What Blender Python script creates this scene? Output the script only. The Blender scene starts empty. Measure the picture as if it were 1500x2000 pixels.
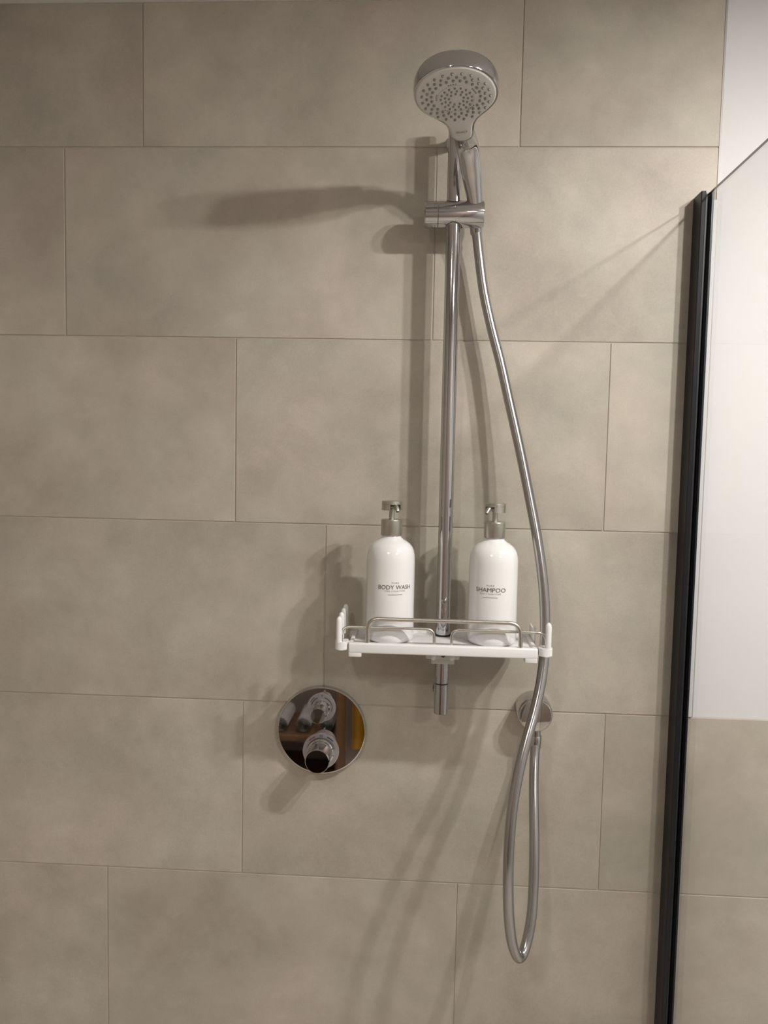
import bpy, bmesh, math, random
from mathutils import Vector, Matrix

random.seed(4)
PI = math.pi
S = bpy.context.scene
COL = S.collection

# ------------------------------------------------------------------ camera
def make_camera():
    cam = bpy.data.cameras.new('camera'); o = bpy.data.objects.new('camera', cam); COL.objects.link(o)
    yaw, pit, rol = -0.0504, -0.0715, 0.0204
    fw = Vector((math.sin(yaw)*math.cos(pit), math.cos(yaw)*math.cos(pit), math.sin(pit)))
    rt = Vector((math.cos(yaw), -math.sin(yaw), 0)); up = rt.cross(fw)
    r = math.cos(rol)*rt + math.sin(rol)*up
    u = -math.sin(rol)*rt + math.cos(rol)*up
    M = Matrix((r, u, -fw)).transposed().to_4x4()
    M.translation = Vector((0.0419, -1.2568, 1.6231))
    o.matrix_world = M
    cam.lens = 27.0; cam.sensor_width = 36.0; cam.sensor_fit = 'AUTO'
    cam.clip_start = 0.02
    S.camera = o
make_camera()

# ------------------------------------------------------------------ world + lights + exposure
w = bpy.data.worlds.new('world'); S.world = w; w.use_nodes = True
w.node_tree.nodes['Background'].inputs[0].default_value = (0.9, 0.92, 1.0, 1)
w.node_tree.nodes['Background'].inputs[1].default_value = 0.02
S.view_settings.view_transform = 'Standard'; S.view_settings.look = 'None'
S.view_settings.gamma = 1.0; S.view_settings.use_curve_mapping = False
S.view_settings.exposure = 1.0

SPOT_A = Vector((0.915, -0.77, 2.336))     # the two lenses of the recessed twin lamp
SPOT_B = Vector((0.735, -0.76, 2.336))
def spot(name, loc, target, watts, size, blend, radius, col=(1.0, 0.962, 0.918)):
    l = bpy.data.lights.new(name, 'SPOT'); o = bpy.data.objects.new(name, l); COL.objects.link(o)
    l.energy = watts; l.spot_size = math.radians(size); l.spot_blend = blend
    l.shadow_soft_size = radius; l.color = col
    o.location = loc; d = Vector(target) - Vector(loc)
    o.rotation_euler = d.to_track_quat('-Z', 'Y').to_euler()
    return o
def disc_light(name, loc, watts, size, col=(1.0, 0.962, 0.918)):
    l = bpy.data.lights.new(name, 'AREA'); l.shape = 'DISK'; l.size = size; l.energy = watts; l.color = col
    o = bpy.data.objects.new(name, l); COL.objects.link(o); o.location = loc
    return o
spot('spot_light', SPOT_A + Vector((0, 0, -0.008)), SPOT_A + Vector((-0.17, 0.18, -1)), 25, 177, 0.92, 0.020)
spot('spot_light', SPOT_B + Vector((0, 0, -0.008)), SPOT_B + Vector((-0.17, 0.18, -1)), 22, 177, 0.92, 0.020)
disc_light('fill_light', (-0.35, -1.75, 2.325), 3.5, 0.12)  # weak room fill from an unseen lamp, suggested by the bottle highlights
disc_light('fill_light', (1.15, -1.95, 2.325), 7, 0.30)  # unseen fill lamp, added to brighten the lower wall and wainscot

# ------------------------------------------------------------------ materials
def new_mat(name):
    m = bpy.data.materials.new(name); m.use_nodes = True
    return m, m.node_tree.nodes, m.node_tree.links, m.node_tree.nodes['Principled BSDF']
def plain(name, col, rough=0.5, metal=0.0, spec=0.5, coat=0.0, grain=0.0, gscale=300, bump=0.0, sss=0.0, trans=0.0):
    m, N, L, B = new_mat(name)
    B.inputs['Base Color'].default_value = (*col, 1); B.inputs['Roughness'].default_value = rough
    B.inputs['Metallic'].default_value = metal; B.inputs['Specular IOR Level'].default_value = spec
    B.inputs['Coat Weight'].default_value = coat
    B.inputs['Transmission Weight'].default_value = trans
    if sss:
        B.inputs['Subsurface Weight'].default_value = sss; B.inputs['Subsurface Radius'].default_value = (0.006, 0.006, 0.006)
    t = N.new('ShaderNodeTexCoord'); n = N.new('ShaderNodeTexNoise'); n.inputs['Scale'].default_value = gscale
    n.inputs['Detail'].default_value = 3
    L.new(t.outputs['Object'], n.inputs['Vector'])
    if grain:
        r = N.new('ShaderNodeMapRange'); r.inputs[1].default_value = 0.3; r.inputs[2].default_value = 0.7
        r.inputs[3].default_value = max(0.0, rough - grain); r.inputs[4].default_value = rough + grain
        L.new(n.outputs['Fac'], r.inputs[0]); L.new(r.outputs[0], B.inputs['Roughness'])
    if bump:
        b = N.new('ShaderNodeBump'); b.inputs['Strength'].default_value = bump; b.inputs['Distance'].default_value = 0.001
        L.new(n.outputs['Fac'], b.inputs['Height']); L.new(b.outputs[0], B.inputs['Normal'])
    return m

def tile_material():
    m, N, L, B = new_mat('beige_tile')
    t = N.new('ShaderNodeTexCoord'); oi = N.new('ShaderNodeObjectInfo')
    mul = N.new('ShaderNodeVectorMath'); mul.operation = 'MULTIPLY_ADD'
    comb = N.new('ShaderNodeCombineXYZ')
    sc = N.new('ShaderNodeMath'); sc.operation = 'MULTIPLY'; sc.inputs[1].default_value = 37.0
    L.new(oi.outputs['Random'], sc.inputs[0])
    for i in range(3): L.new(sc.outputs[0], comb.inputs[i])
    add = N.new('ShaderNodeVectorMath'); add.operation = 'ADD'
    L.new(t.outputs['Object'], add.inputs[0]); L.new(comb.outputs[0], add.inputs[1])
    def noise(s, d, r=0.55, dist=0.0):
        n = N.new('ShaderNodeTexNoise'); n.inputs['Scale'].default_value = s; n.inputs['Detail'].default_value = d
        n.inputs['Roughness'].default_value = r; n.inputs['Distortion'].default_value = dist
        L.new(add.outputs[0], n.inputs['Vector']); return n
    big = noise(3.2, 5, 0.6, 0.3); mid = noise(14, 6, 0.65, 0.2); fine = noise(420, 2); cloud = noise(6, 3, 0.5)
    r1 = N.new('ShaderNodeValToRGB')
    r1.color_ramp.elements[0].position = 0.30; r1.color_ramp.elements[0].color = (0.364, 0.3285, 0.282, 1)
    r1.color_ramp.elements[1].position = 0.72; r1.color_ramp.elements[1].color = (0.518, 0.472, 0.414, 1)
    L.new(big.outputs['Fac'], r1.inputs[0])
    r2 = N.new('ShaderNodeValToRGB')
    r2.color_ramp.elements[0].position = 0.35; r2.color_ramp.elements[0].color = (0.42, 0.42, 0.42, 1)
    r2.color_ramp.elements[1].position = 0.70; r2.color_ramp.elements[1].color = (0.56, 0.56, 0.56, 1)
    L.new(mid.outputs['Fac'], r2.inputs[0])
    mx = N.new('ShaderNodeMix'); mx.data_type = 'RGBA'; mx.blend_type = 'OVERLAY'; mx.inputs[0].default_value = 0.55
    L.new(r1.outputs[0], mx.inputs[6]); L.new(r2.outputs[0], mx.inputs[7])
    # faint warm / green drift of the glaze
    r3 = N.new('ShaderNodeValToRGB')
    r3.color_ramp.elements[0].position = 0.38; r3.color_ramp.elements[0].color = (0.51, 0.497, 0.489, 1)
    r3.color_ramp.elements[1].position = 0.62; r3.color_ramp.elements[1].color = (0.493, 0.504, 0.489, 1)
    L.new(cloud.outputs['Fac'], r3.inputs[0])
    mx3 = N.new('ShaderNodeMix'); mx3.data_type = 'RGBA'; mx3.blend_type = 'OVERLAY'; mx3.inputs[0].default_value = 1.0
    L.new(mx.outputs[2], mx3.inputs[6]); L.new(r3.outputs[0], mx3.inputs[7])
    fr = N.new('ShaderNodeMapRange'); fr.inputs[1].default_value = 0.3; fr.inputs[2].default_value = 0.7
    fr.inputs[3].default_value = 0.955; fr.inputs[4].default_value = 1.045
    L.new(fine.outputs['Fac'], fr.inputs[0])
    hs = N.new('ShaderNodeHueSaturation'); hs.inputs['Saturation'].default_value = 1.0
    L.new(fr.outputs[0], hs.inputs['Value']); L.new(mx3.outputs[2], hs.inputs['Color'])
    L.new(hs.outputs[0], B.inputs['Base Color'])
    B.inputs['Roughness'].default_value = 0.52; B.inputs['Specular IOR Level'].default_value = 0.35
    b = N.new('ShaderNodeBump'); b.inputs['Strength'].default_value = 0.08; b.inputs['Distance'].default_value = 0.0006
    L.new(fine.outputs['Fac'], b.inputs['Height']); L.new(b.outputs[0], B.inputs['Normal'])
    return m

def glass_material():
    m, N, L, B = new_mat('clear_glass'); N.remove(B); out = N['Material Output']
    tr = N.new('ShaderNodeBsdfTransparent'); tr.inputs[0].default_value = (0.985, 0.99, 0.987, 1)
    gl = N.new('ShaderNodeBsdfGlossy'); gl.inputs['Roughness'].default_value = 0.01
    lw = N.new('ShaderNodeLayerWeight'); lw.inputs['Blend'].default_value = 0.5
    pw = N.new('ShaderNodeMath'); pw.operation = 'POWER'; pw.inputs[1].default_value = 5.0
    fr = N.new('ShaderNodeMath'); fr.operation = 'MULTIPLY_ADD'; fr.inputs[1].default_value = 0.96; fr.inputs[2].default_value = 0.035
    L.new(lw.outputs['Facing'], pw.inputs[0]); L.new(pw.outputs[0], fr.inputs[0])
    mx = N.new('ShaderNodeMixShader')
    L.new(fr.outputs[0], mx.inputs[0]); L.new(tr.outputs[0], mx.inputs[1]); L.new(gl.outputs[0], mx.inputs[2])
    L.new(mx.outputs[0], out.inputs[0])
    return m

def wood_material(name, c1, c2):
    m, N, L, B = new_mat(name)
    t = N.new('ShaderNodeTexCoord'); mp = N.new('ShaderNodeMapping'); mp.inputs['Scale'].default_value = (3, 18, 18)
    n = N.new('ShaderNodeTexNoise'); n.inputs['Scale'].default_value = 3; n.inputs['Detail'].default_value = 5; n.inputs['Distortion'].default_value = 0.6
    r = N.new('ShaderNodeValToRGB'); r.color_ramp.elements[0].color = (*c1, 1); r.color_ramp.elements[1].color = (*c2, 1)
    r.color_ramp.elements[0].position = 0.3; r.color_ramp.elements[1].position = 0.7
    L.new(t.outputs['Object'], mp.inputs[0]); L.new(mp.outputs[0], n.inputs['Vector']); L.new(n.outputs['Fac'], r.inputs[0])
    L.new(r.outputs[0], B.inputs['Base Color']); B.inputs['Roughness'].default_value = 0.5
    return m

M = {}
M['tile'] = tile_material()
M['grout'] = plain('grout', (0.46, 0.41, 0.355), 0.9, bump=0.3, gscale=600)
M['paint'] = plain('white_paint', (0.61, 0.61, 0.615), 0.75, bump=0.05, gscale=160)
M['beige'] = plain('beige_wall', (0.40, 0.355, 0.305), 0.6)
M['ceil'] = plain('ceiling_paint', (0.72, 0.70, 0.68), 0.85)
M['chrome'] = plain('chrome', (0.55, 0.545, 0.55), 0.07, 1.0)
M['chrome_mirror'] = plain('polished_chrome', (0.60, 0.59, 0.585), 0.025, 1.0)
M['hose'] = plain('silver_hose', (0.42, 0.41, 0.41), 0.21, 0.95)
M['steel'] = plain('brushed_steel', (0.58, 0.555, 0.51), 0.33, 1.0, grain=0.06, gscale=500)
M['pump'] = plain('satin_pump_metal', (0.52, 0.505, 0.455), 0.36, 0.95, grain=0.05, gscale=500)
M['white_plastic'] = plain('white_plastic', (0.80, 0.795, 0.79), 0.32, sss=0.05)
M['milky'] = plain('milky_plastic', (0.60, 0.585, 0.56), 0.40, sss=0.15)
M['bottle'] = plain('white_bottle_plastic', (0.80, 0.795, 0.79), 0.15, coat=0.35, sss=0.05)
M['ink'] = plain('dark_print', (0.09, 0.075, 0.06), 0.6)
M['ink_soft'] = plain('soft_print', (0.26, 0.23, 0.20), 0.6)
M['black_metal'] = plain('black_metal', (0.009, 0.0095, 0.014), 0.38, 0.0, 0.4)
M['gasket'] = plain('dark_gasket', (0.012, 0.012, 0.013), 0.5)
M['rubber'] = plain('black_rubber', (0.015, 0.015, 0.015), 0.6)
M['glass'] = glass_material()
M['glass_edge'] = plain('polished_glass_edge', (0.012, 0.013, 0.014), 0.15)
M['trim'] = plain('grey_tile_trim', (0.36, 0.34, 0.33), 0.5, 0.2)
M['edge_cover'] = plain('white_edge_cover', (0.63, 0.63, 0.625), 0.5)  # wall-like white for the added cover beside the profile
M['spray_face'] = plain('pale_grey_spray_face', (0.66, 0.645, 0.625), 0.28)
M['nozzle'] = plain('grey_silicone_nozzle', (0.27, 0.26, 0.255), 0.6)
M['dial'] = plain('satin_dial', (0.42, 0.405, 0.42), 0.42, 0.6)
M['red'] = plain('red_mark', (0.30, 0.03, 0.04), 0.5)
M['blue'] = plain('blue_mark', (0.02, 0.03, 0.16), 0.5)
M['floor'] = plain('floor_tile', (0.60, 0.55, 0.49), 0.5, bump=0.1, gscale=40)
M['wood'] = wood_material('dark_wood', (0.10, 0.05, 0.022), (0.20, 0.105, 0.045))
M['dark_panel'] = plain('taupe_back_panel', (0.34, 0.285, 0.255), 0.6, bump=0.05, gscale=60)
M['towel'] = plain('white_terry', (0.80, 0.78, 0.75), 0.95, bump=0.6, gscale=700)
M['ochre'] = plain('ochre_terry', (0.52, 0.26, 0.025), 0.95, bump=0.6, gscale=700)
M['lamp'] = plain('lamp_white', (0.8, 0.8, 0.8), 0.4)
def emit(name, col, strength):
    m, N, L, B = new_mat(name)
    B.inputs['Base Color'].default_value = (0.8, 0.8, 0.8, 1)
    B.inputs['Emission Color'].default_value = (*col, 1); B.inputs['Emission Strength'].default_value = strength
    return m
M['bulb'] = emit('lit_lamp_lens', (1.0, 0.94, 0.86), 25)
M['fill_lens'] = emit('lit_fill_lens', (1.0, 0.95, 0.90), 5)  # lens of the wide added fill lamp

# ------------------------------------------------------------------ helpers
def link(name, me, mats, parent=None, smooth=False, loc=(0, 0, 0), rot=(0, 0, 0)):
    o = bpy.data.objects.new(name, me); COL.objects.link(o)
    for m in (mats if isinstance(mats, (list, tuple)) else [mats]): me.materials.append(m)
    o.location = loc; o.rotation_euler = rot
    if parent: o.parent = parent
    if smooth:
        for p in me.polygons: p.use_smooth = True
    return o
def obj(name, bm, mats, parent=None, smooth=False, loc=(0, 0, 0), rot=(0, 0, 0), sharp=None):
    bmesh.ops.recalc_face_normals(bm, faces=bm.faces[:])
    me = bpy.data.meshes.new(name)
    if smooth and sharp:
        for e in bm.edges:
            if len(e.link_faces) == 2 and e.calc_face_angle(0) > math.radians(sharp): e.smooth = False
    bm.to_mesh(me); bm.free()
    return link(name, me, mats, parent, smooth, loc, rot)
def empty(name, loc=(0, 0, 0), rot=(0, 0, 0)):
    o = bpy.data.objects.new(name, None); COL.objects.link(o); o.location = loc; o.rotation_euler = rot
    o.empty_display_size = 0.02
    return o
def tag(o, label, cat, group=None):
    o['label'] = label; o['category'] = cat
    if group: o['group'] = group
    return o
def struct(o, label=None):
    o['kind'] = 'structure'
    if label: o['label'] = label
    return o
def box(bm, a, b, bevel=0.0, seg=1):
    r = bmesh.ops.create_cube(bm, size=1.0); vs = r['verts']
    for v in vs:
        v.co = Vector([(a[i] + b[i])/2 + v.co[i]*(b[i] - a[i]) for i in range(3)])
    if bevel > 0:
        es = list({e for v in vs for e in v.link_edges})
        bmesh.ops.bevel(bm, geom=es, offset=bevel, segments=seg, affect='EDGES', profile=0.5)
def lathe(bm, prof, n=48, M4=None, cap=True):
    """profile [(r, z)] turned about local Z"""
    M4 = M4 or Matrix()
    rings = []
    for (r, z) in prof:
        if r < 1e-6: rings.append([bm.verts.new(M4 @ Vector((0, 0, z)))])
        else: rings.append([bm.verts.new(M4 @ Vector((r*math.cos(2*PI*i/n), r*math.sin(2*PI*i/n), z))) for i in range(n)])
    for a, b in zip(rings[:-1], rings[1:]):
        if len(a) == 1 and len(b) == 1: continue
        for i in range(n):
            j = (i + 1) % n
            if len(a) == 1: bm.faces.new((a[0], b[j], b[i]))
            elif len(b) == 1: bm.faces.new((a[i], a[j], b[0]))
            else: bm.faces.new((a[i], a[j], b[j], b[i]))
    if cap:
        for k in (0, -1):
            if len(rings[k]) > 1: bm.faces.new(rings[k])
def axis_matrix(p, d):
    d = Vector(d).normalized()
    return Matrix.Translation(Vector(p)) @ d.to_track_quat('Z', 'Y').to_matrix().to_4x4()
def catmull(P, sub):
    P = [Vector(p) for p in P]; Q = [P[0]*2 - P[1]] + P + [P[-1]*2 - P[-2]]; out = []
    for i in range(1, len(Q) - 2):
        a, b, c, d = Q[i-1], Q[i], Q[i+1], Q[i+2]
        for k in range(sub):
            t = k/sub
            out.append(0.5*((2*b) + (c - a)*t + (2*a - 5*b + 4*c - d)*t*t + (-a + 3*b - 3*c + d)*t**3))
    out.append(P[-1]); return out
def tube(bm, path, rad, n=16, cap=True):
    path = [Vector(p) for p in path]; m = len(path)
    rads = rad if isinstance(rad, (list, tuple)) else [rad]*m
    T = [(path[min(i+1, m-1)] - path[max(i-1, 0)]).normalized() for i in range(m)]
    ref = Vector((0, 0, 1)) if abs(T[0].z) < 0.9 else Vector((1, 0, 0))
    N = (ref - T[0]*ref.dot(T[0])).normalized(); rings = []
    for i in range(m):
        N = (N - T[i]*N.dot(T[i])).normalized(); B = T[i].cross(N)
        rings.append([bm.verts.new(path[i] + rads[i]*(math.cos(2*PI*k/n)*N + math.sin(2*PI*k/n)*B)) for k in range(n)])
    for a, b in zip(rings[:-1], rings[1:]):
        for k in range(n): bm.faces.new((a[k], a[(k+1) % n], b[(k+1) % n], b[k]))
    if cap: bm.faces.new(rings[0]); bm.faces.new(rings[-1])
def round_path(P, r, seg=7):
    P = [Vector(p) for p in P]; out = [P[0]]
    for i in range(1, len(P) - 1):
        a = (P[i-1] - P[i]).normalized(); b = (P[i+1] - P[i]).normalized()
        p0 = P[i] + a*r; p1 = P[i] + b*r
        for k in range(seg + 1):
            t = k/seg; out.append(p0*(1-t)**2 + P[i]*2*t*(1-t) + p1*t*t)
    out.append(P[-1]); return out
def prism(bm, pts, z0, z1):
    a = [bm.verts.new((x, y, z0)) for x, y in pts]; b = [bm.verts.new((x, y, z1)) for x, y in pts]
    n = len(pts)
    bm.faces.new(a); bm.faces.new(b)
    for i in range(n): bm.faces.new((a[i], a[(i+1) % n], b[(i+1) % n], b[i]))
def text_mesh(body, height, width=None, spacing=1.0):
    """flat lettering as a mesh, cap height and width in metres, centred"""
    cu = bpy.data.curves.new('lettering', 'FONT'); cu.body = body; cu.size = 1.0; cu.space_character = spacing
    cu.resolution_u = 3; cu.fill_mode = 'BOTH'
    o = bpy.data.objects.new('lettering', cu); COL.objects.link(o)
    bpy.context.view_layer.update()
    me = bpy.data.meshes.new_from_object(o.evaluated_get(bpy.context.evaluated_depsgraph_get()))
    bpy.data.objects.remove(o); bpy.data.curves.remove(cu)
    xs = [v.co.x for v in me.vertices]; ys = [v.co.y for v in me.vertices]
    sy = height/(max(ys) - min(ys)); sx = width/(max(xs) - min(xs)) if width else sy
    cx, cy = (max(xs) + min(xs))/2, (max(ys) + min(ys))/2
    for v in me.vertices: v.co = Vector(((v.co.x - cx)*sx, (v.co.y - cy)*sy, 0))
    me.materials.clear()
    return me

# ------------------------------------------------------------------ the room
CEIL = 2.338
XL, XR, YB = -1.15, 1.65, -2.45
TILE_END = 0.4885
WAINSCOT = 1.2084
bm = bmesh.new()
box(bm, (XL, 0.0014, 0), (TILE_END, 0.12, CEIL)); box(bm, (TILE_END, 0.0014, 0), (XR, 0.12, WAINSCOT - 0.0015))
wall = struct(obj('wall_shower', bm, M['grout']), 'beige tiled shower wall with pale grout joints')
bm = bmesh.new(); box(bm, (TILE_END + 0.003, 0.0045, WAINSCOT - 0.0015), (XR, 0.12, CEIL))
struct(obj('wall_front', bm, M['paint']), 'white painted wall above the low tiling beside the shower')
bm = bmesh.new(); box(bm, (TILE_END, -0.0006, WAINSCOT), (TILE_END + 0.003, 0.02, CEIL))
struct(obj('trim_1', bm, M['trim']), 'thin grey strip closing the tile edge')
bm = bmesh.new(); box(bm, (XL - 0.1, YB - 0.1, CEIL), (XR + 0.1, 0.12, CEIL + 0.1))
struct(obj('ceiling', bm, M['ceil']), 'white ceiling')
bm = bmesh.new(); box(bm, (XL - 0.1, YB - 0.1, -0.1), (XR + 0.1, 0.12, 0))
struct(obj('floor', bm, M['floor']), 'taupe bathroom floor')
bm = bmesh.new(); box(bm, (XL - 0.1, YB, 0), (XL, 0.0, CEIL))
struct(obj('wall_left', bm, M['beige']))
bm = bmesh.new(); box(bm, (XR, YB, 0), (XR + 0.1, 0.0, CEIL))
struct(obj('wall_right', bm, M['paint']))
bm = bmesh.new(); box(bm, (XL - 0.1, YB - 0.1, 0), (XR + 0.1, YB, CEIL))
struct(obj('wall_back', bm, M['dark_panel']))

# tiles: 60 x 30 cm, one object each
TW, TH, J = 0.6037, 0.302, 0.0020
Z5 = 0.906
cache = {}
def tile(x0, x1, z0, z1):
    wd, hg = round(x1 - x0, 4), round(z1 - z0, 4)
    if wd < 0.004 or hg < 0.004: return
    if (wd, hg) not in cache:
        bm = bmesh.new(); box(bm, (-wd/2, 0, -hg/2), (wd/2, 0.010, hg/2), min(0.0006, wd/4, hg/4))
        me = bpy.data.meshes.new('tile'); bmesh.ops.recalc_face_normals(bm, faces=bm.faces[:]); bm.to_mesh(me); bm.free()
        me.materials.append(M['tile']); cache[(wd, hg)] = me
    o = bpy.data.objects.new('tile', cache[(wd, hg)]); COL.objects.link(o)
    o.parent = wall; o.location = ((x0 + x1)/2, random.uniform(-0.0002, 0.0002), (z0 + z1)/2)
row_joint = {4: -0.4233, 3: -0.5532, 2: -0.269, 1: -0.1172, 0: -0.2536, -1: -0.4887, -2: -0.30, -3: -0.45}
for k, xj in row_joint.items():
    z0, z1 = Z5 + k*TH + J/2, min(Z5 + (k+1)*TH - J/2, CEIL)
    z0 = max(z0, 0.001)
    xend = TILE_END if k >= 1 else XR
    n0 = math.floor((XL - xj)/TW)
    x = xj + n0*TW
    while x < xend:
        a = max(x + J/2, XL); b = min(x + TW - J/2, xend)
        if b > a: tile(a, b, z0, z1)
        x += TW

# ------------------------------------------------------------------ glass shower screen
scr = tag(empty('shower_screen', (0.4665, -0.02, 0)), 'clear glass shower screen held by a black wall profile', 'shower screen')
def local(o, p): return (p[0] - o.location.x, p[1] - o.location.y, p[2] - o.location.z)
def pbox(name, parent, a, b, mat, bevel=0.0, seg=1):
    bm = bmesh.new(); box(bm, local(parent, a), local(parent, b), bevel, seg)
    return obj(name, bm, mat, parent)
bm = bmesh.new(); box(bm, local(scr, (0.4652, -0.90, 0.012)), local(scr, (0.4696, -0.012, 2.034)))
bm.normal_update()
for f in bm.faces: f.material_index = 0 if abs(f.normal.x) > 0.9 else 1
pane = obj('glass_pane', bm, [M['glass'], M['glass_edge']], scr)
pro = empty('wall_profile', (0, 0, 0)); 
bm = bmesh.new()
prof = [(0.4535, -0.0002), (0.4535, -0.0340), (0.4545, -0.0355), (0.4595, -0.0362), (0.4606, -0.0350), (0.4606, -0.0290), (0.4638, -0.0290),
        (0.4638, -0.0100), (0.4702, -0.0100), (0.4702, -0.0335), (0.4728, -0.0335), (0.4735, -0.0325), (0.4735, -0.0002)]
prism(bm, [(x - scr.location.x, y - scr.location.y) for x, y in prof], 0.0, 2.036)
bpy.data.objects.remove(pro)
pr = obj('wall_profile', bm, M['black_metal'], scr); pr['label'] = 'black metal wall profile'
bm = bmesh.new(); box(bm, local(scr, (0.4606, -0.0325, 0.002)), local(scr, (0.4639, -0.0285, 2.033)))
obj('seal', bm, M['gasket'], scr)
bm = bmesh.new(); box(bm, local(scr, (0.4738, -0.0024, WAINSCOT)), local(scr, (0.4895, -0.0007, 2.034)), 0.0006)
obj('added_edge_cover', bm, M['edge_cover'], scr)  # added cover over the tile edge, stands in for refraction through the glass

# ------------------------------------------------------------------ shower rail
BX, BY = 0.0785, -0.050
rail = tag(empty('shower_rail', (BX, BY, 1.2155)), 'tall chrome shower rail fixed upright on the tiled wall', 'shower rail')
bz = lambda z: z - 1.2155
bm = bmesh.new(); lathe(bm, [(0.0112, bz(1.2665)), (0.0112, bz(2.135))], 40)
obj('bar', bm, M['chrome'], rail, True, sharp=40)
bm = bmesh.new(); lathe(bm, [(0.0108, bz(1.2648)), (0.0108, bz(1.2672))], 40)
obj('ring', bm, M['rubber'], rail, True, sharp=40)
bm = bmesh.new(); lathe(bm, [(0.0105, bz(1.2160)), (0.0118, bz(1.2172)), (0.0116, bz(1.2645)), (0.0108, bz(1.2650))], 40)
obj('end_cap', bm, M['chrome'], rail, True, sharp=40)
bm = bmesh.new(); lathe(bm, [(0.0118, bz(2.128)), (0.0118, bz(2.139)), (0.010, bz(2.141))], 40)
obj('end_cap', bm, M['chrome'], rail, True, sharp=40)
for z in (1.243, 2.118):
    bm = bmesh.new(); lathe(bm, [(0.0085, 0.006), (0.0085, 0.046), (0.013, 0.0465), (0.013, 0.0498)], 28, axis_matrix((0, 0, bz(z)), (0, 1, 0)))
    obj('wall_bracket', bm, M['chrome'], rail, True, sharp=40)
# slider: a horizontal chrome barrel across the bar
SZ = 1.9948
bm = bmesh.new()
lathe(bm, [(0.0190, -0.0240), (0.0198, -0.0232), (0.0198, 0.0442), (0.0188, 0.0456)], 56, axis_matrix((0, 0, bz(SZ)), (1, 0, 0.01)))
sl = obj('slider', bm, M['chrome'], rail, True, sharp=40)
bm = bmesh.new()
lathe(bm, [(0.0178, -0.0446), (0.0198, -0.0428), (0.0198, -0.0250), (0.0192, -0.0244)], 56, axis_matrix((0, 0, bz(SZ)), (1, 0, 0.01)))
obj('slider_knob', bm, M['chrome'], rail, True, sharp=40)
for s in (-1, 1):
    bm = bmesh.new(); tube(bm, [Vector((0.0128*math.cos(a), 0.0128*math.sin(a), bz(SZ) + s*(0.0195*math.sqrt(max(0.0, 1 - (0.0128*math.sin(a)/0.0198)**2)) - 0.0006))) for a in [2*PI*i/40 for i in range(41)]], 0.0011, 8, False)
    obj('slider_gasket', bm, M['gasket'], rail, True)

# ------------------------------------------------------------------ hand shower
E_ = math.radians(77)
rollA = math.radians(9)
Hc = Vector((0.0717, -0.220, 2.0940))
hand = tag(empty('hand_shower', (0.1129, -0.046, 1.9916)), 'chrome hand shower with a pale round spray face tilted downwards', 'shower head')
T0 = Vector((0, math.sin(E_), -math.cos(E_))); X0 = Vector((1, 0, 0)); Zb = Vector((0, math.cos(E_), math.sin(E_)))  # Zb: into the body
Tn = (T0*math.cos(rollA) + X0*math.sin(rollA)).normalized(); Xn = (X0*math.cos(rollA) - T0*math.sin(rollA)).normalized()
def hp(wd, s, z): return Hc + Xn*wd + Tn*s + Zb*z - hand.location
half = [(0, -.0515), (.0135, -.0500), (.0265, -.0445), (.038, -.0352), (.0468, -.0222), (.0515, -.0070), (.0518, .0080), (.0480, .0215), (.0400, .0335), (.0305, .0435),
        (.0225, .0525), (.0170, .0630), (.0147, .0765), (.0130, .0880), (.0085, .0955), (0, .0985)]
half = [(a, b*0.965) for a, b in half]
full = half + [(-a, b) for a, b in half[-2:0:-1]]
dense = [(p.x, p.y) for p in catmull([(a, b, 0) for a, b in full + [full[0]]], 4)[:-1]]
def off(pts, d):
    n = len(pts); out = []
    for i in range(n):
        a = Vector(pts[i-1]); c = Vector(pts[(i+1) % n]); t = (c - a).normalized()
        out.append((pts[i][0] + t.y*d*1.0, pts[i][1] - t.x*d))
    return out
def shrink(pts, k, c=(0, 0.004)):
    return [(c[0] + (a - c[0])*k, c[1] + (b - c[1])*k) for a, b in pts]
# face plate
bm = bmesh.new()
layers = [(off(dense, -0.0022), -0.0010), (off(dense, -0.0010), -0.0006), (dense, 0.0004), (dense, 0.003)]
rings = [[bm.verts.new(hp(a, b, z)) for a, b in L_] for L_, z in layers]
for A, B in zip(rings[:-1], rings[1:]):
    for i in range(len(A)): bm.faces.new((A[i], A[(i+1) % len(A)], B[(i+1) % len(A)], B[i]))
bm.faces.new(rings[0])
face = obj('spray_face', bm, M['spray_face'], hand, True, sharp=35); face['label'] = 'pale grey spray face with rows of nozzles'
# shell
bm = bmesh.new()
o1 = off(dense, 0.0004); o2 = off(dense, 0.0028)
layers = [(o1, 0.0006), (off(dense, 0.0022), 0.0004), (o2, 0.0018), (off(dense, 0.0034), 0.010), (off(dense, 0.0030), 0.0175), (off(dense, 0.0008), 0.0235),
          (shrink(off(dense, 0.0), 0.93), 0.0262), (shrink(dense, 0.80), 0.0275), (shrink(dense, 0.5), 0.0285), (shrink(dense, 0.2), 0.0288)]
rings = [[bm.verts.new(hp(a, b, z)) for a, b in L_] for L_, z in layers]
for A, B in zip(rings[:-1], rings[1:]):
    for i in range(len(A)): bm.faces.new((A[i], A[(i+1) % len(A)], B[(i+1) % len(A)], B[i]))
bm.faces.new(rings[-1]); bm.faces.new(rings[0])
obj('head_shell', bm, M['chrome'], hand, True, sharp=50)
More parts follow.
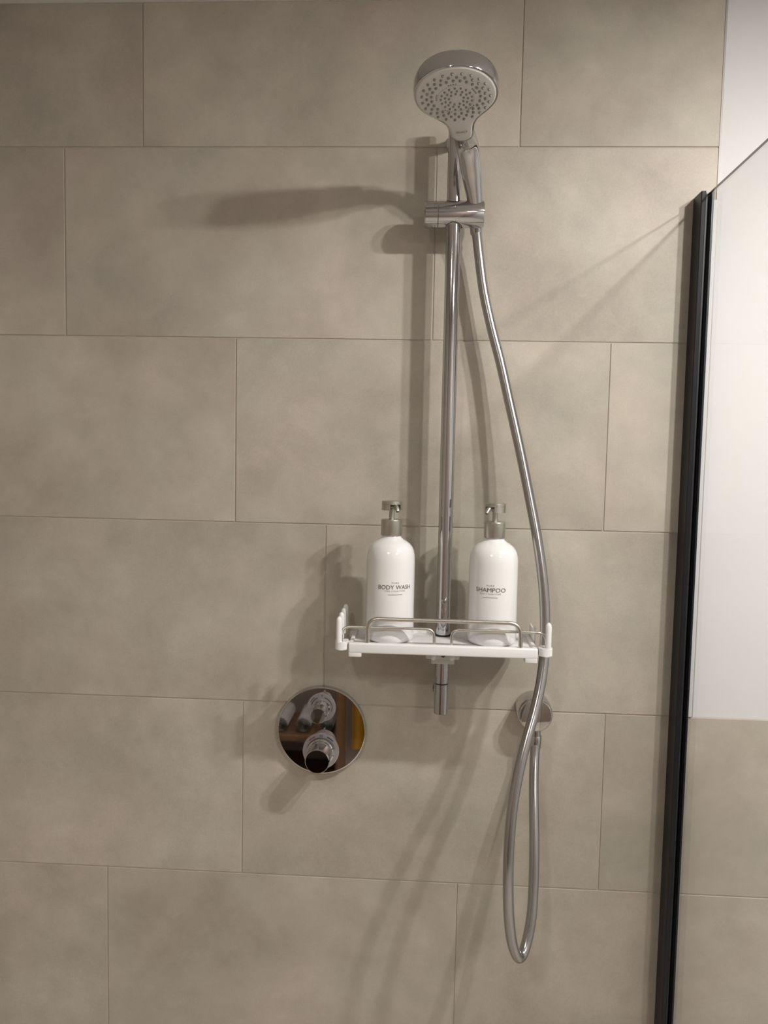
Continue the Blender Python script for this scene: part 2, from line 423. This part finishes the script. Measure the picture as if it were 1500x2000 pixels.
# handle
hpts = [hp(0, .050, .0105) + hand.location, hp(0, .083, .0105) + hand.location, Vector((0.0945, -0.1035, 2.0735)), Vector((0.1023, -0.080, 2.0442)), Vector((0.1088, -0.062, 2.0169)), Vector((0.1129, -0.046, 1.9916))]
path = catmull([p - hand.location for p in hpts], 6)
rr = [0.0120, 0.0158, 0.0164, 0.0148, 0.0122, 0.0108]
rads = []
for i in range(len(rr) - 1): rads += [rr[i] + (rr[i+1] - rr[i])*k/6 for k in range(6)]
rads.append(rr[-1])
thick = [0.0090, 0.0092, 0.0092, 0.0094, 0.0100, 0.0106]
th = []
for i in range(len(thick) - 1): th += [thick[i] + (thick[i+1] - thick[i])*k/6 for k in range(6)]
th.append(thick[-1])
bm = bmesh.new(); rings = []
for i, p in enumerate(path):                       # a flattened, tapering grip
    T = (path[min(i+1, len(path)-1)] - path[max(i-1, 0)]).normalized()
    Nx = (Vector((1, 0, 0)) - T*T.x).normalized(); Ny = T.cross(Nx)
    rings.append([bm.verts.new(p + rads[i]*math.cos(2*PI*k/36)*Nx + th[i]*math.sin(2*PI*k/36)*Ny) for k in range(36)])
for a, b in zip(rings[:-1], rings[1:]):
    for k in range(36): bm.faces.new((a[k], a[(k+1) % 36], b[(k+1) % 36], b[k]))
bm.faces.new(rings[0]); bm.faces.new(rings[-1])
obj('handle', bm, M['chrome'], hand, True, sharp=50)
# nozzles, joined: too small to tell apart
bm = bmesh.new()
def dot(wd, s, r, h=0.0012):
    m4 = Matrix((Xn, Tn, -Zb)).transposed().to_4x4(); m4.translation = hp(wd, s, -0.0008)
    lathe(bm, [(r, 0), (r*0.9, h*0.7), (r*0.45, h), (0, h)], 10, m4, False)
for ring, (r, n, ph) in enumerate([(0.0445, 23, 0.0), (0.0382, 23, 0.5), (0.0320, 23, 0.0)]):
    for i in range(n):
        a = 2*PI*(i + ph)/n
        dot(r*math.sin(a), 0.0035 - r*math.cos(a)*0.98, 0.0019, 0.0026)
for r, n, ph in [(0.0205, 17, 0.0), (0.0150, 13, 0.3), (0.0098, 9, 0.0)]:
    for i in range(n):
        a = 2*PI*(i + ph)/n
        dot(0.0005 + r*math.sin(a), 0.0065 - r*math.cos(a), 0.0015, 0.0022)
for g in range(5):
    for i in range(4):
        a = 2*PI*g/5 + 0.12*(i - 1.5) - 0.1
        dot(0.0005 + 0.0265*math.sin(a), 0.0055 - 0.0265*math.cos(a), 0.0009, 0.0012)
nz = obj('nozzles', bm, M['nozzle'], face, True); nz['kind'] = 'stuff'
nz.location = (0, 0, 0)
bm = bmesh.new()
tube(bm, [hp(0.0005 + 0.0240*math.sin(a), 0.0060 - 0.0240*math.cos(a), -0.0010) for a in [2*PI*i/60 for i in range(61)]], 0.0008, 8, False)
obj('selector_ring', bm, M['spray_face'], face, True)
me = text_mesh('SELECT', 0.0040, 0.0160)
for v in me.vertices: v.co = hp(v.co.x + 0.0005, 0.0745 - v.co.y, -0.00125)
link('lettering', me, M['ink'], face)

# ------------------------------------------------------------------ hose
HP = [(0.1122, -0.0455, 1.9950), (0.1136, -0.04, 1.9819), (0.12, -0.034, 1.9371), (0.1289, -0.032, 1.883), (0.1423, -0.034, 1.8277), (0.1579, -0.038, 1.7722), (0.1753, -0.045, 1.7006), (0.1922, -0.055, 1.6294), (0.2054, -0.066, 1.5668), (0.2172, -0.08, 1.5052), (0.226, -0.092, 1.4443), (0.2301, -0.1, 1.391), (0.2299, -0.108, 1.3381), (0.2247, -0.12, 1.2944), (0.2141, -0.135, 1.2521), (0.2027, -0.15, 1.2185), (0.191, -0.165, 1.178), (0.1815, -0.178, 1.1301), (0.177, -0.187, 1.0813), (0.1765, -0.19, 1.0298), (0.1795, -0.185, 0.9735), (0.1862, -0.175, 0.9249), (0.1958, -0.165, 0.8945), (0.2041, -0.155, 0.8866), (0.2128, -0.143, 0.8991), (0.2214, -0.128, 0.9327), (0.2254, -0.112, 0.9721), (0.2273, -0.095, 1.0201), (0.2281, -0.075, 1.068), (0.2292, -0.055, 1.109), (0.2316, -0.038, 1.1442), (0.2336, -0.03, 1.1667)]
hose = tag(empty('shower_hose', HP[-1]), 'long silver shower hose hanging in a loop below the shelf', 'hose')
hl = Vector(HP[-1])
bm = bmesh.new(); tube(bm, [p - hl for p in catmull(HP, 8)], 0.0078, 20)
obj('tube', bm, M['hose'], hose, True, sharp=50)
bm = bmesh.new(); lathe(bm, [(0.0082, -0.010), (0.0092, -0.007), (0.0098, 0.010), (0.0090, 0.012)], 24, axis_matrix((0, 0, 0), (0.0, 0.02, 1)))
obj('hose_nut', bm, M['chrome'], hose, True, sharp=35)
bm = bmesh.new(); lathe(bm, [(0.0088, -0.014), (0.0095, -0.010), (0.0095, 0.002)], 24, axis_matrix(Vector(HP[1]) - hl, (-0.10, -0.35, 1)))
obj('hose_nut', bm, M['chrome'], hose, True, sharp=35)

# ------------------------------------------------------------------ wall outlet
ox, oz = 0.2310, 1.2140
out = tag(empty('hose_outlet', (ox, 0, oz)), 'round chrome wall outlet feeding the shower hose', 'wall outlet')
bm = bmesh.new(); lathe(bm, [(0.0292, 0.0003), (0.0292, 0.004), (0.0285, 0.030), (0.0270, 0.0375), (0.0252, 0.0390), (0.0245, 0.0392), (0, 0.0393)], 64, axis_matrix((0, 0, 0), (0, -1, 0)), False)
obj('body', bm, M['chrome_mirror'], out, True, sharp=50)
bm = bmesh.new(); lathe(bm, [(0.0080, -0.024), (0.0080, -0.036), (0.0092, -0.037), (0.0092, -0.0405), (0.0075, -0.041)], 24, Matrix.Translation((0.0026, -0.030, 0.0)))
obj('spout', bm, M['chrome'], out, True, sharp=35)

# ------------------------------------------------------------------ mixer valve
vx, vz = -0.1180, 1.1655
val = tag(empty('shower_valve', (vx, 0, vz)), 'round mirror chrome shower valve with two projecting knobs', 'shower valve')
fy = axis_matrix((0, 0, 0), (0, -1, 0))
bm = bmesh.new(); lathe(bm, [(0.0745, 0.0003), (0.0748, 0.002), (0.0748, 0.0085), (0.0736, 0.0106), (0.0722, 0.0110), (0.0718, 0.0110), (0, 0.0110)], 96, fy, False)
obj('plate', bm, M['chrome_mirror'], val, True, sharp=30)
def arc_strip(bm, cz, r0, r1, a0, a1, y, n=14):
    vs = []
    for i in range(n + 1):
        a = math.radians(a0 + (a1 - a0)*i/n)
        vs.append((bm.verts.new((r0*math.sin(a), y, cz + r0*math.cos(a))), bm.verts.new((r1*math.sin(a), y, cz + r1*math.cos(a)))))
    for p, q in zip(vs[:-1], vs[1:]): bm.faces.new((p[0], p[1], q[1], q[0]))
def knob(cz, rd, rk, length, marks):
    m4 = axis_matrix((-0.0004, 0, cz), (0, -1, 0))
    bm = bmesh.new(); lathe(bm, [(rd, 0.0105), (rd, 0.0128), (rd - 0.0008, 0.0135), (0, 0.0136)], 56, m4, False)
    d = obj('dial', bm, M['dial'], val, True, sharp=30)
    bm = bmesh.new(); lathe(bm, [(rk*1.12, 0.0125), (rk*1.12, 0.020), (rk*1.02, 0.0215), (rk, 0.023), (rk, length - 0.0015), (rk - 0.0012, length), (rk - 0.0016, length), (0, length)], 56, m4, False)
    k = obj('knob', bm, M['chrome_mirror'], val, True, sharp=30)
    bm = bmesh.new(); box(bm, (-0.0016, -length + 0.004, cz + rk - 0.002), (0.0012, -0.026, cz + rk + 0.0045), 0.0008, 2)
    obj('grip', bm, M['chrome'], k)
    for (r0, r1, a0, a1, mat) in marks:
        bm = bmesh.new(); arc_strip(bm, cz, r0, r1, a0, a1, -0.0139)
        obj('mark', bm, M[mat], d)
    return d
d1 = knob(0.0400, 0.0240, 0.0132, 0.056, [(0.0168, 0.0182, 15, 110, 'ink'), (0.0168, 0.0182, -75, -22, 'ink'), (0.0200, 0.0212, -65, -35, 'ink')])
d2 = knob(-0.0345, 0.0305, 0.0200, 0.058, [(0.0258, 0.0274, -48, -22, 'red'), (0.0258, 0.0274, 22, 48, 'blue'), (0.0228, 0.0236, -75, 80, 'ink')])
def flat_text(body, h, x, z, y, parent, mat):
    me = text_mesh(body, h)
    for v in me.vertices: v.co = Vector((x + v.co.x, y, z + v.co.y))
    return link('lettering', me, mat, parent)
flat_text('40', 0.0046, 0.0, -0.0345 + 0.0265, -0.0139, d2, M['ink'])
flat_text('o', 0.0026, 0.0006, 0.0400 + 0.0205, -0.0139, d1, M['ink'])

# ------------------------------------------------------------------ shelf on the rail
sx0, sx1, sy0, sy1, sz = -0.0632, 0.2155, -0.140, -0.034, 1.3425
shelf = tag(empty('shower_shelf', (BX, -0.085, sz)), 'white plastic shelf with steel guard rails clamped to the chrome rail', 'shelf')
lo = lambda x, y, z=0.0: Vector((x, y, z)) - shelf.location
r_ = 0.006
outl = []
for cx, cy, a0 in ((sx0 + r_, sy0 + r_, 180), (sx1 - r_, sy0 + r_, 270)):
    outl += [(cx + r_*math.cos(math.radians(a0 + 15*i)), cy + r_*math.sin(math.radians(a0 + 15*i))) for i in range(7)]
outl += [(sx1, sy1), (BX + 0.0135, sy1)]
outl += [(BX + 0.0135*math.cos(math.radians(-15*i)), BY + 0.0135*math.sin(math.radians(-15*i))) for i in range(0, 13)]
outl += [(BX - 0.0135, sy1), (sx0, sy1)]
bm = bmesh.new(); prism(bm, [(x - shelf.location.x, y - shelf.location.y) for x, y in outl], 1.3345 - sz, 0.0)
obj('tray', bm, M['white_plastic'], shelf)
def sbox(name, a, b, mat, bev=0.0008, seg=2):
    bm = bmesh.new(); box(bm, lo(*a), lo(*b), bev, seg); return obj(name, bm, mat, shelf, True, sharp=60)
sbox('rim', (sx0, sy0 - 0.0005, 1.3322), (sx1, sy0 + 0.010, 1.3475), M['white_plastic'], 0.0022, 3)
sbox('rim', (sx0, sy0 + 0.004, 1.3335), (sx0 + 0.006, sy1, 1.3468), M['white_plastic'], 0.0012)
sbox('rim', (sx1 - 0.006, sy0 + 0.004, 1.3335), (sx1, sy1, 1.3468), M['white_plastic'], 0.0012)
sbox('rim', (sx0, sy1 - 0.005, 1.3335), (BX - 0.016, sy1, 1.3468), M['white_plastic'], 0.0012)
sbox('rim', (BX + 0.016, sy1 - 0.005, 1.3335), (sx1, sy1, 1.3468), M['white_plastic'], 0.0012)
sbox('foot', (sx0, sy0, 1.3262), (sx0 + 0.0195, sy0 + 0.016, 1.340), M['white_plastic'], 0.0016)
sbox('foot', (sx1 - 0.0190, sy0, 1.3255), (sx1 - 0.0004, sy0 + 0.016, 1.340), M['white_plastic'], 0.0016)
for s, x0, x1 in ((-1, -0.0832, -0.0650), (1, 0.2173, 0.2368)):
    cx = (x0 + x1)/2; rw = (x1 - x0)/2
    pts = [(cx + rw*math.cos(math.radians(180 + 12*i)), -0.136 + rw*math.sin(math.radians(180 + 12*i))*0.75) for i in range(16)] + [(x1, -0.118), (cx + s*0.0062 + 0.0042, -0.118), (cx + s*0.0062 + 0.0042, -0.036), (cx + s*0.0062 - 0.0042, -0.036), (cx + s*0.0062 - 0.0042, -0.118), (x0, -0.118)]
    if s > 0:
        # the right arm leaves a gap in which the hose runs
        pts = [(cx + rw*math.cos(math.radians(180 + 12*i)), -0.136 + rw*math.sin(math.radians(180 + 12*i))*0.75) for i in range(16)] + [(x1, -0.121), (x0, -0.121)]
    bm = bmesh.new(); prism(bm, [(x - shelf.location.x, y - shelf.location.y) for x, y in pts], 1.3365 - sz, 1.3485 - sz)
    bmesh.ops.bevel(bm, geom=[e for e in bm.edges if abs(e.verts[0].co.z - e.verts[1].co.z) < 1e-6], offset=0.0007, segments=2, affect='EDGES')
    obj('peg_arm', bm, M['white_plastic'], shelf, True, sharp=50)
    for ya, yb in (((-0.128, -0.121), (-0.060, -0.040)) if s < 0 else ((-0.128, -0.121),)):
        bm = bmesh.new(); box(bm, lo(x1 - 0.004 if s < 0 else sx1 - 0.001, ya, 1.3375), lo(sx0 + 0.001 if s < 0 else x0 + 0.004, yb, 1.3465))
        obj('arm_link', bm, M['white_plastic'], shelf)
    ys = (-0.138, -0.106, -0.074, -0.042) if s < 0 else (-0.138,)
    for y in ys:
        bm = bmesh.new()
        lathe(bm, [(0.0045, 1.347 - sz), (0.0044, 1.379 - sz), (0.0040, 1.3825 - sz), (0.0028, 1.385 - sz), (0.0012, 1.3862 - sz), (0, 1.3864 - sz)], 20, Matrix.Translation(lo(cx + s*0.0030 if s > 0 else cx - 0.0035, y, 0) + Vector((0, 0, shelf.location.z))), False)
        p = obj('peg', bm, M['white_plastic'], shelf, True)
# small clip standing behind the right peg
sbox('clip', (0.2155, -0.090, 1.3365), (0.2185, -0.040, 1.3640), M['white_plastic'], 0.0008)
sbox('clip', (0.2150, -0.088, 1.3640), (0.2195, -0.082, 1.3680), M['white_plastic'], 0.0008)
# rails
def srail(P, rad, r, name='guard_rail'):
    bm = bmesh.new(); tube(bm, [p - shelf.location for p in round_path(P, r)], rad, 14)
    return obj(name, bm, M['steel'], shelf, True, sharp=50)
srail([(-0.0352, -0.1345, 1.346), (-0.0358, -0.1345, 1.3835), (0.1898, -0.1345, 1.3835), (0.1905, -0.1345, 1.346)], 0.0032, 0.018)
srail([(-0.0742, -0.1385, 1.347), (-0.0742, -0.1305, 1.3695), (0.0634, -0.1290, 1.3695), (0.0637, -0.1290, 1.346)], 0.0022, 0.013)
srail([(0.0894, -0.1290, 1.346), (0.0890, -0.1290, 1.3695), (0.2278, -0.1305, 1.3695), (0.2282, -0.1335, 1.347)], 0.0022, 0.013)
# clamp below the tray
sbox('clamp', (0.0522, -0.080, 1.3110), (0.1045, -0.0625, 1.3350), M['milky'], 0.002)
sbox('clamp', (0.0606, -0.0775, 1.3030), (0.0968, -0.0618, 1.3120), M['milky'], 0.0012)
for x in (0.0640, 0.0925):
    bm = bmesh.new(); lathe(bm, [(0.0046, 0.0), (0.0046, 0.006), (0.0036, 0.0085), (0, 0.0092)], 20, axis_matrix(lo(x, -0.0785, 1.3165), (0, -1, -0.25)), False)
    obj('clamp_pin', bm, M['white_plastic'], shelf, True)
bm = bmesh.new(); lathe(bm, [(0.0034, 0.0), (0.0034, 0.0022), (0.0016, 0.0026), (0, 0.0010)], 20, axis_matrix(lo(0.0790, -0.0795, 1.3185), (0, -1, -0.1)), False)
obj('screw', bm, M['gasket'], shelf, True)
bm = bmesh.new(); tube(bm, [lo(BX + 0.0124*math.cos(a), BY + 0.0124*math.sin(a), 1.3435) for a in [2*PI*i/36 for i in range(37)]], 0.0012, 8, False)
obj('bar_gasket', bm, M['rubber'], shelf, True)

# ------------------------------------------------------------------ bottles
def bottle(x, y, name, label, title, tw, title_ang, nozzle_ang):
    b = tag(empty('pump_bottle', (x, y, sz + 0.0003)), label, 'bottle', 'pump bottles on the shower shelf')
    R = 0.0370
    prof = [(0, 0.0008), (0.028, 0.0002), (0.0345, 0.0012), (0.0368, 0.0045), (R + 0.0003, 0.010), (R, 0.060), (R, 0.118), (0.0368, 0.1265), (0.0362, 0.1330),
            (0.0348, 0.1390), (0.0322, 0.1445), (0.0284, 0.1490), (0.0236, 0.1525), (0.0190, 0.1552), (0.0158, 0.1578), (0.0142, 0.1605), (0.0140, 0.1640)]
    bm = bmesh.new(); lathe(bm, prof, 64)
    body = obj('body', bm, M['bottle'], b, True, sharp=60)
    bm = bmesh.new(); lathe(bm, [(0.0142, 0.1608), (0.0158, 0.1612), (0.0162, 0.1620), (0.0162, 0.1845), (0.0156, 0.1855), (0, 0.1857)], 48, None, False)
    obj('collar', bm, M['pump'], b, True, sharp=30)
    bm = bmesh.new(); lathe(bm, [(0.0042, 0.185), (0.0042, 0.2045)], 24)
    obj('stem', bm, M['pump'], b, True, sharp=30)
    # pump head: a cap whose skirt is open where the spout comes out
    bm = bmesh.new()
    lathe(bm, [(0, 0.2086), (0.0153, 0.2086), (0.0158, 0.2092), (0.0158, 0.2128), (0.0152, 0.2136), (0, 0.2138)], 48, None, False)
    gap = 0.62; n = 40
    sec = [(0.0158, 0.2088), (0.0158, 0.1998), (0.0140, 0.1998), (0.0140, 0.2088)]
    rows = []
    for i in range(n + 1):
        a = nozzle_ang + gap + (2*PI - 2*gap)*i/n
        rows.append([bm.verts.new((r*math.cos(a), r*math.sin(a), z)) for r, z in sec])
    for A, B in zip(rows[:-1], rows[1:]):
        for k in range(4): bm.faces.new((A[k], A[(k+1) % 4], B[(k+1) % 4], B[k]))
    bm.faces.new(rows[0]); bm.faces.new(rows[-1])
    ph = obj('pump_head', bm, M['pump'], b, True, sharp=35)
    dx, dy = math.cos(nozzle_ang), math.sin(nozzle_ang)
    P = [(dx*r, dy*r, z) for r, z in ((0.000, 0.2050), (0.008, 0.2062), (0.0145, 0.2052), (0.0185, 0.2012), (0.0200, 0.1985))]
    bm = bmesh.new(); tube(bm, catmull(P, 5), [0.0042 - 0.0012*i/20 for i in range(21)], 14)
    sp = obj('spout', bm, M['pump'], ph, True, sharp=50)
    bm = bmesh.new(); lathe(bm, [(0.0021, 0.0), (0.0019, 0.0004), (0, 0.0004)], 14, axis_matrix((dx*0.0200, dy*0.0200, 0.1984), (dx*0.35, dy*0.35, -1)), False)
    obj('spout_hole', bm, M['gasket'], sp)
    # print on the front of the bottle
    def wrap(body_text, h, wd, z, mat, sp_=1.0):
        me = text_mesh(body_text, h, wd, sp_)
        for v in me.vertices:
            a = -PI/2 + title_ang + v.co.x/R
            v.co = Vector(((R + 0.0004)*math.cos(a), (R + 0.0004)*math.sin(a), z + v.co.y))
        return link('lettering', me, mat, body)
    zc = 0.0865
    wrap(title, 0.0062, tw, zc, M['ink'])
    wrap('PURE', 0.0023, 0.0110, zc + 0.0066, M['ink_soft'], 1.3)
    wrap('PURE COLLECTION', 0.0020, 0.0310, zc - 0.0058, M['ink_soft'], 1.2)
    bm = bmesh.new(); vs = []
    for i in range(17):
        a = -PI/2 + title_ang + (i/16 - 0.5)*0.60
        h = 0.0003
        vs.append([bm.verts.new(((R + 0.0004)*math.cos(a), (R + 0.0004)*math.sin(a), zc - 0.0112 + q)) for q in (-h, h)])
    for A, B in zip(vs[:-1], vs[1:]): bm.faces.new((A[0], A[1], B[1], B[0]))
    obj('printed_line', bm, M['ink_soft'], body)
    return b
bottle(-0.0050, -0.0860, 'pump_bottle', 'white pump bottle printed BODY WASH standing on the shelf', 'BODY WASH', 0.0515, math.radians(14), math.radians(-62))
bottle(0.1520, -0.0860, 'pump_bottle', 'white pump bottle printed SHAMPOO standing on the shelf', 'SHAMPOO', 0.0460, math.radians(-11), math.radians(-135))

# ------------------------------------------------------------------ ceiling lamps: the twin lamp, then two unseen fill lamps
lampo = tag(empty('ceiling_lamp', (0.825, -0.765, CEIL)), 'recessed twin ceiling lamp with two round lenses beside the shower', 'ceiling lamp')
bm = bmesh.new(); box(bm, (-0.16, -0.065, -0.0045), (0.16, 0.065, -0.0002), 0.0015, 2); obj('frame', bm, M['lamp'], lampo)
for Lp in (SPOT_A, SPOT_B):
    q = Lp - lampo.location
    bm = bmesh.new(); lathe(bm, [(0.046, -0.0046), (0.046, -0.0062), (0.036, -0.0066), (0.034, -0.0048)], 40, Matrix.Translation((q.x, q.y, 0)), False)
    obj('lens_ring', bm, M['lamp'], lampo, True, sharp=40)
    bm = bmesh.new(); lathe(bm, [(0.034, -0.0050), (0, -0.0050)], 40, Matrix.Translation((q.x, q.y, 0)), False)
    obj('lens', bm, M['bulb'], lampo)
for x, y, rl, lab in ((-0.35, -1.75, 0.060, 'small round unseen fill lamp behind the camera, on the shower side'), (1.15, -1.95, 0.150, 'wide round fill lamp added unseen on the painted wall side of the room')):
    r = tag(empty('fill_lamp', (x, y, CEIL)), lab, 'ceiling lamp', 'unseen fill lamps')  # fixtures for the unseen fill lights
    bm = bmesh.new(); lathe(bm, [(rl, -0.0005), (rl + 0.014, -0.0005), (rl + 0.014, -0.004), (rl + 0.002, -0.007), (rl, -0.0005)], 40, None, False)
    obj('ring', bm, M['lamp'], r, True, sharp=40)
    bm = bmesh.new(); lathe(bm, [(rl, -0.0012), (0, -0.0012)], 40, None, False); obj('lens', bm, M['bulb'] if rl < 0.1 else M['fill_lens'], r)

# ------------------------------------------------------------------ the far side of the room, seen in the chrome
un = tag(empty('shelf_unit', (-0.765, YB + 0.17, 0)), 'open-topped dark wooden shelf unit opposite the shower holding rolled towels', 'shelf')
for z in (0.14, 0.335):
    bm = bmesh.new(); box(bm, (-0.44, -0.165, z), (0.44, 0.16, z + 0.028), 0.002); obj('shelf_board', bm, M['wood'], un)
for x in (-0.455, 0.44):
    bm = bmesh.new(); box(bm, (x, -0.165, 0.0), (x + 0.015, 0.16, 0.868), 0.002); obj('side_panel', bm, M['wood'], un)
bm = bmesh.new(); box(bm, (-0.44, -0.168, 0.0), (0.44, -0.162, 0.86)); obj('back_panel', bm, M['dark_panel'], un)
words = ['leftmost', 'second from left', 'second from right', 'rightmost']
for i, x in enumerate((-0.685, -0.580, -0.475, -0.372)):
    bm = bmesh.new()
    sp = [((0.005 + 0.030*t)*math.cos(9*PI*t), (0.005 + 0.030*t)*math.sin(9*PI*t)) for t in [k/90 for k in range(91)]]
    A = [bm.verts.new((a, -0.11, b)) for a, b in sp]; B = [bm.verts.new((a, 0.11, b)) for a, b in sp]
    for k in range(90): bm.faces.new((A[k], A[k+1], B[k+1], B[k]))
    bmesh.ops.solidify(bm, geom=bm.faces[:], thickness=0.0055)
    o = obj('rolled_towel', bm, M['towel'], None, True, loc=(x, YB + 0.19, 0.3635 + 0.0385), sharp=60)
    tag(o, 'white rolled towel on the wooden shelf, %s of the row' % words[i], 'towel', 'rolled towels')
bm = bmesh.new()
gr = []
for i in range(25):
    x = -0.11 + 0.22*i/24
    gr.append([bm.verts.new((x, 0.008*math.sin(i*0.9) + 0.01*(1 - k/10), -0.75*k/10)) for k in range(11)])
for a, b in zip(gr[:-1], gr[1:]):
    for k in range(10): bm.faces.new((a[k], b[k], b[k+1], a[k+1]))
bmesh.ops.solidify(bm, geom=bm.faces[:], thickness=0.008)
tag(obj('hanging_towel', bm, M['ochre'], None, True, loc=(-0.165, YB + 0.045, 0.95)), 'ochre bath towel hanging from a hook on the dark back wall', 'towel')
hk = obj('towel_hook', (lambda b: (lathe(b, [(0.02, 0.0003), (0.02, 0.006), (0.006, 0.008), (0.006, 0.045), (0.010, 0.047), (0.010, 0.053), (0, 0.054)], 24, axis_matrix((0, 0, 0), (0, 1, 0)), False), b)[1])(bmesh.new()), M['chrome'], None, True, loc=(-0.165, YB, 0.955), sharp=30)
tag(hk, 'small chrome hook carrying the ochre towel', 'hook')
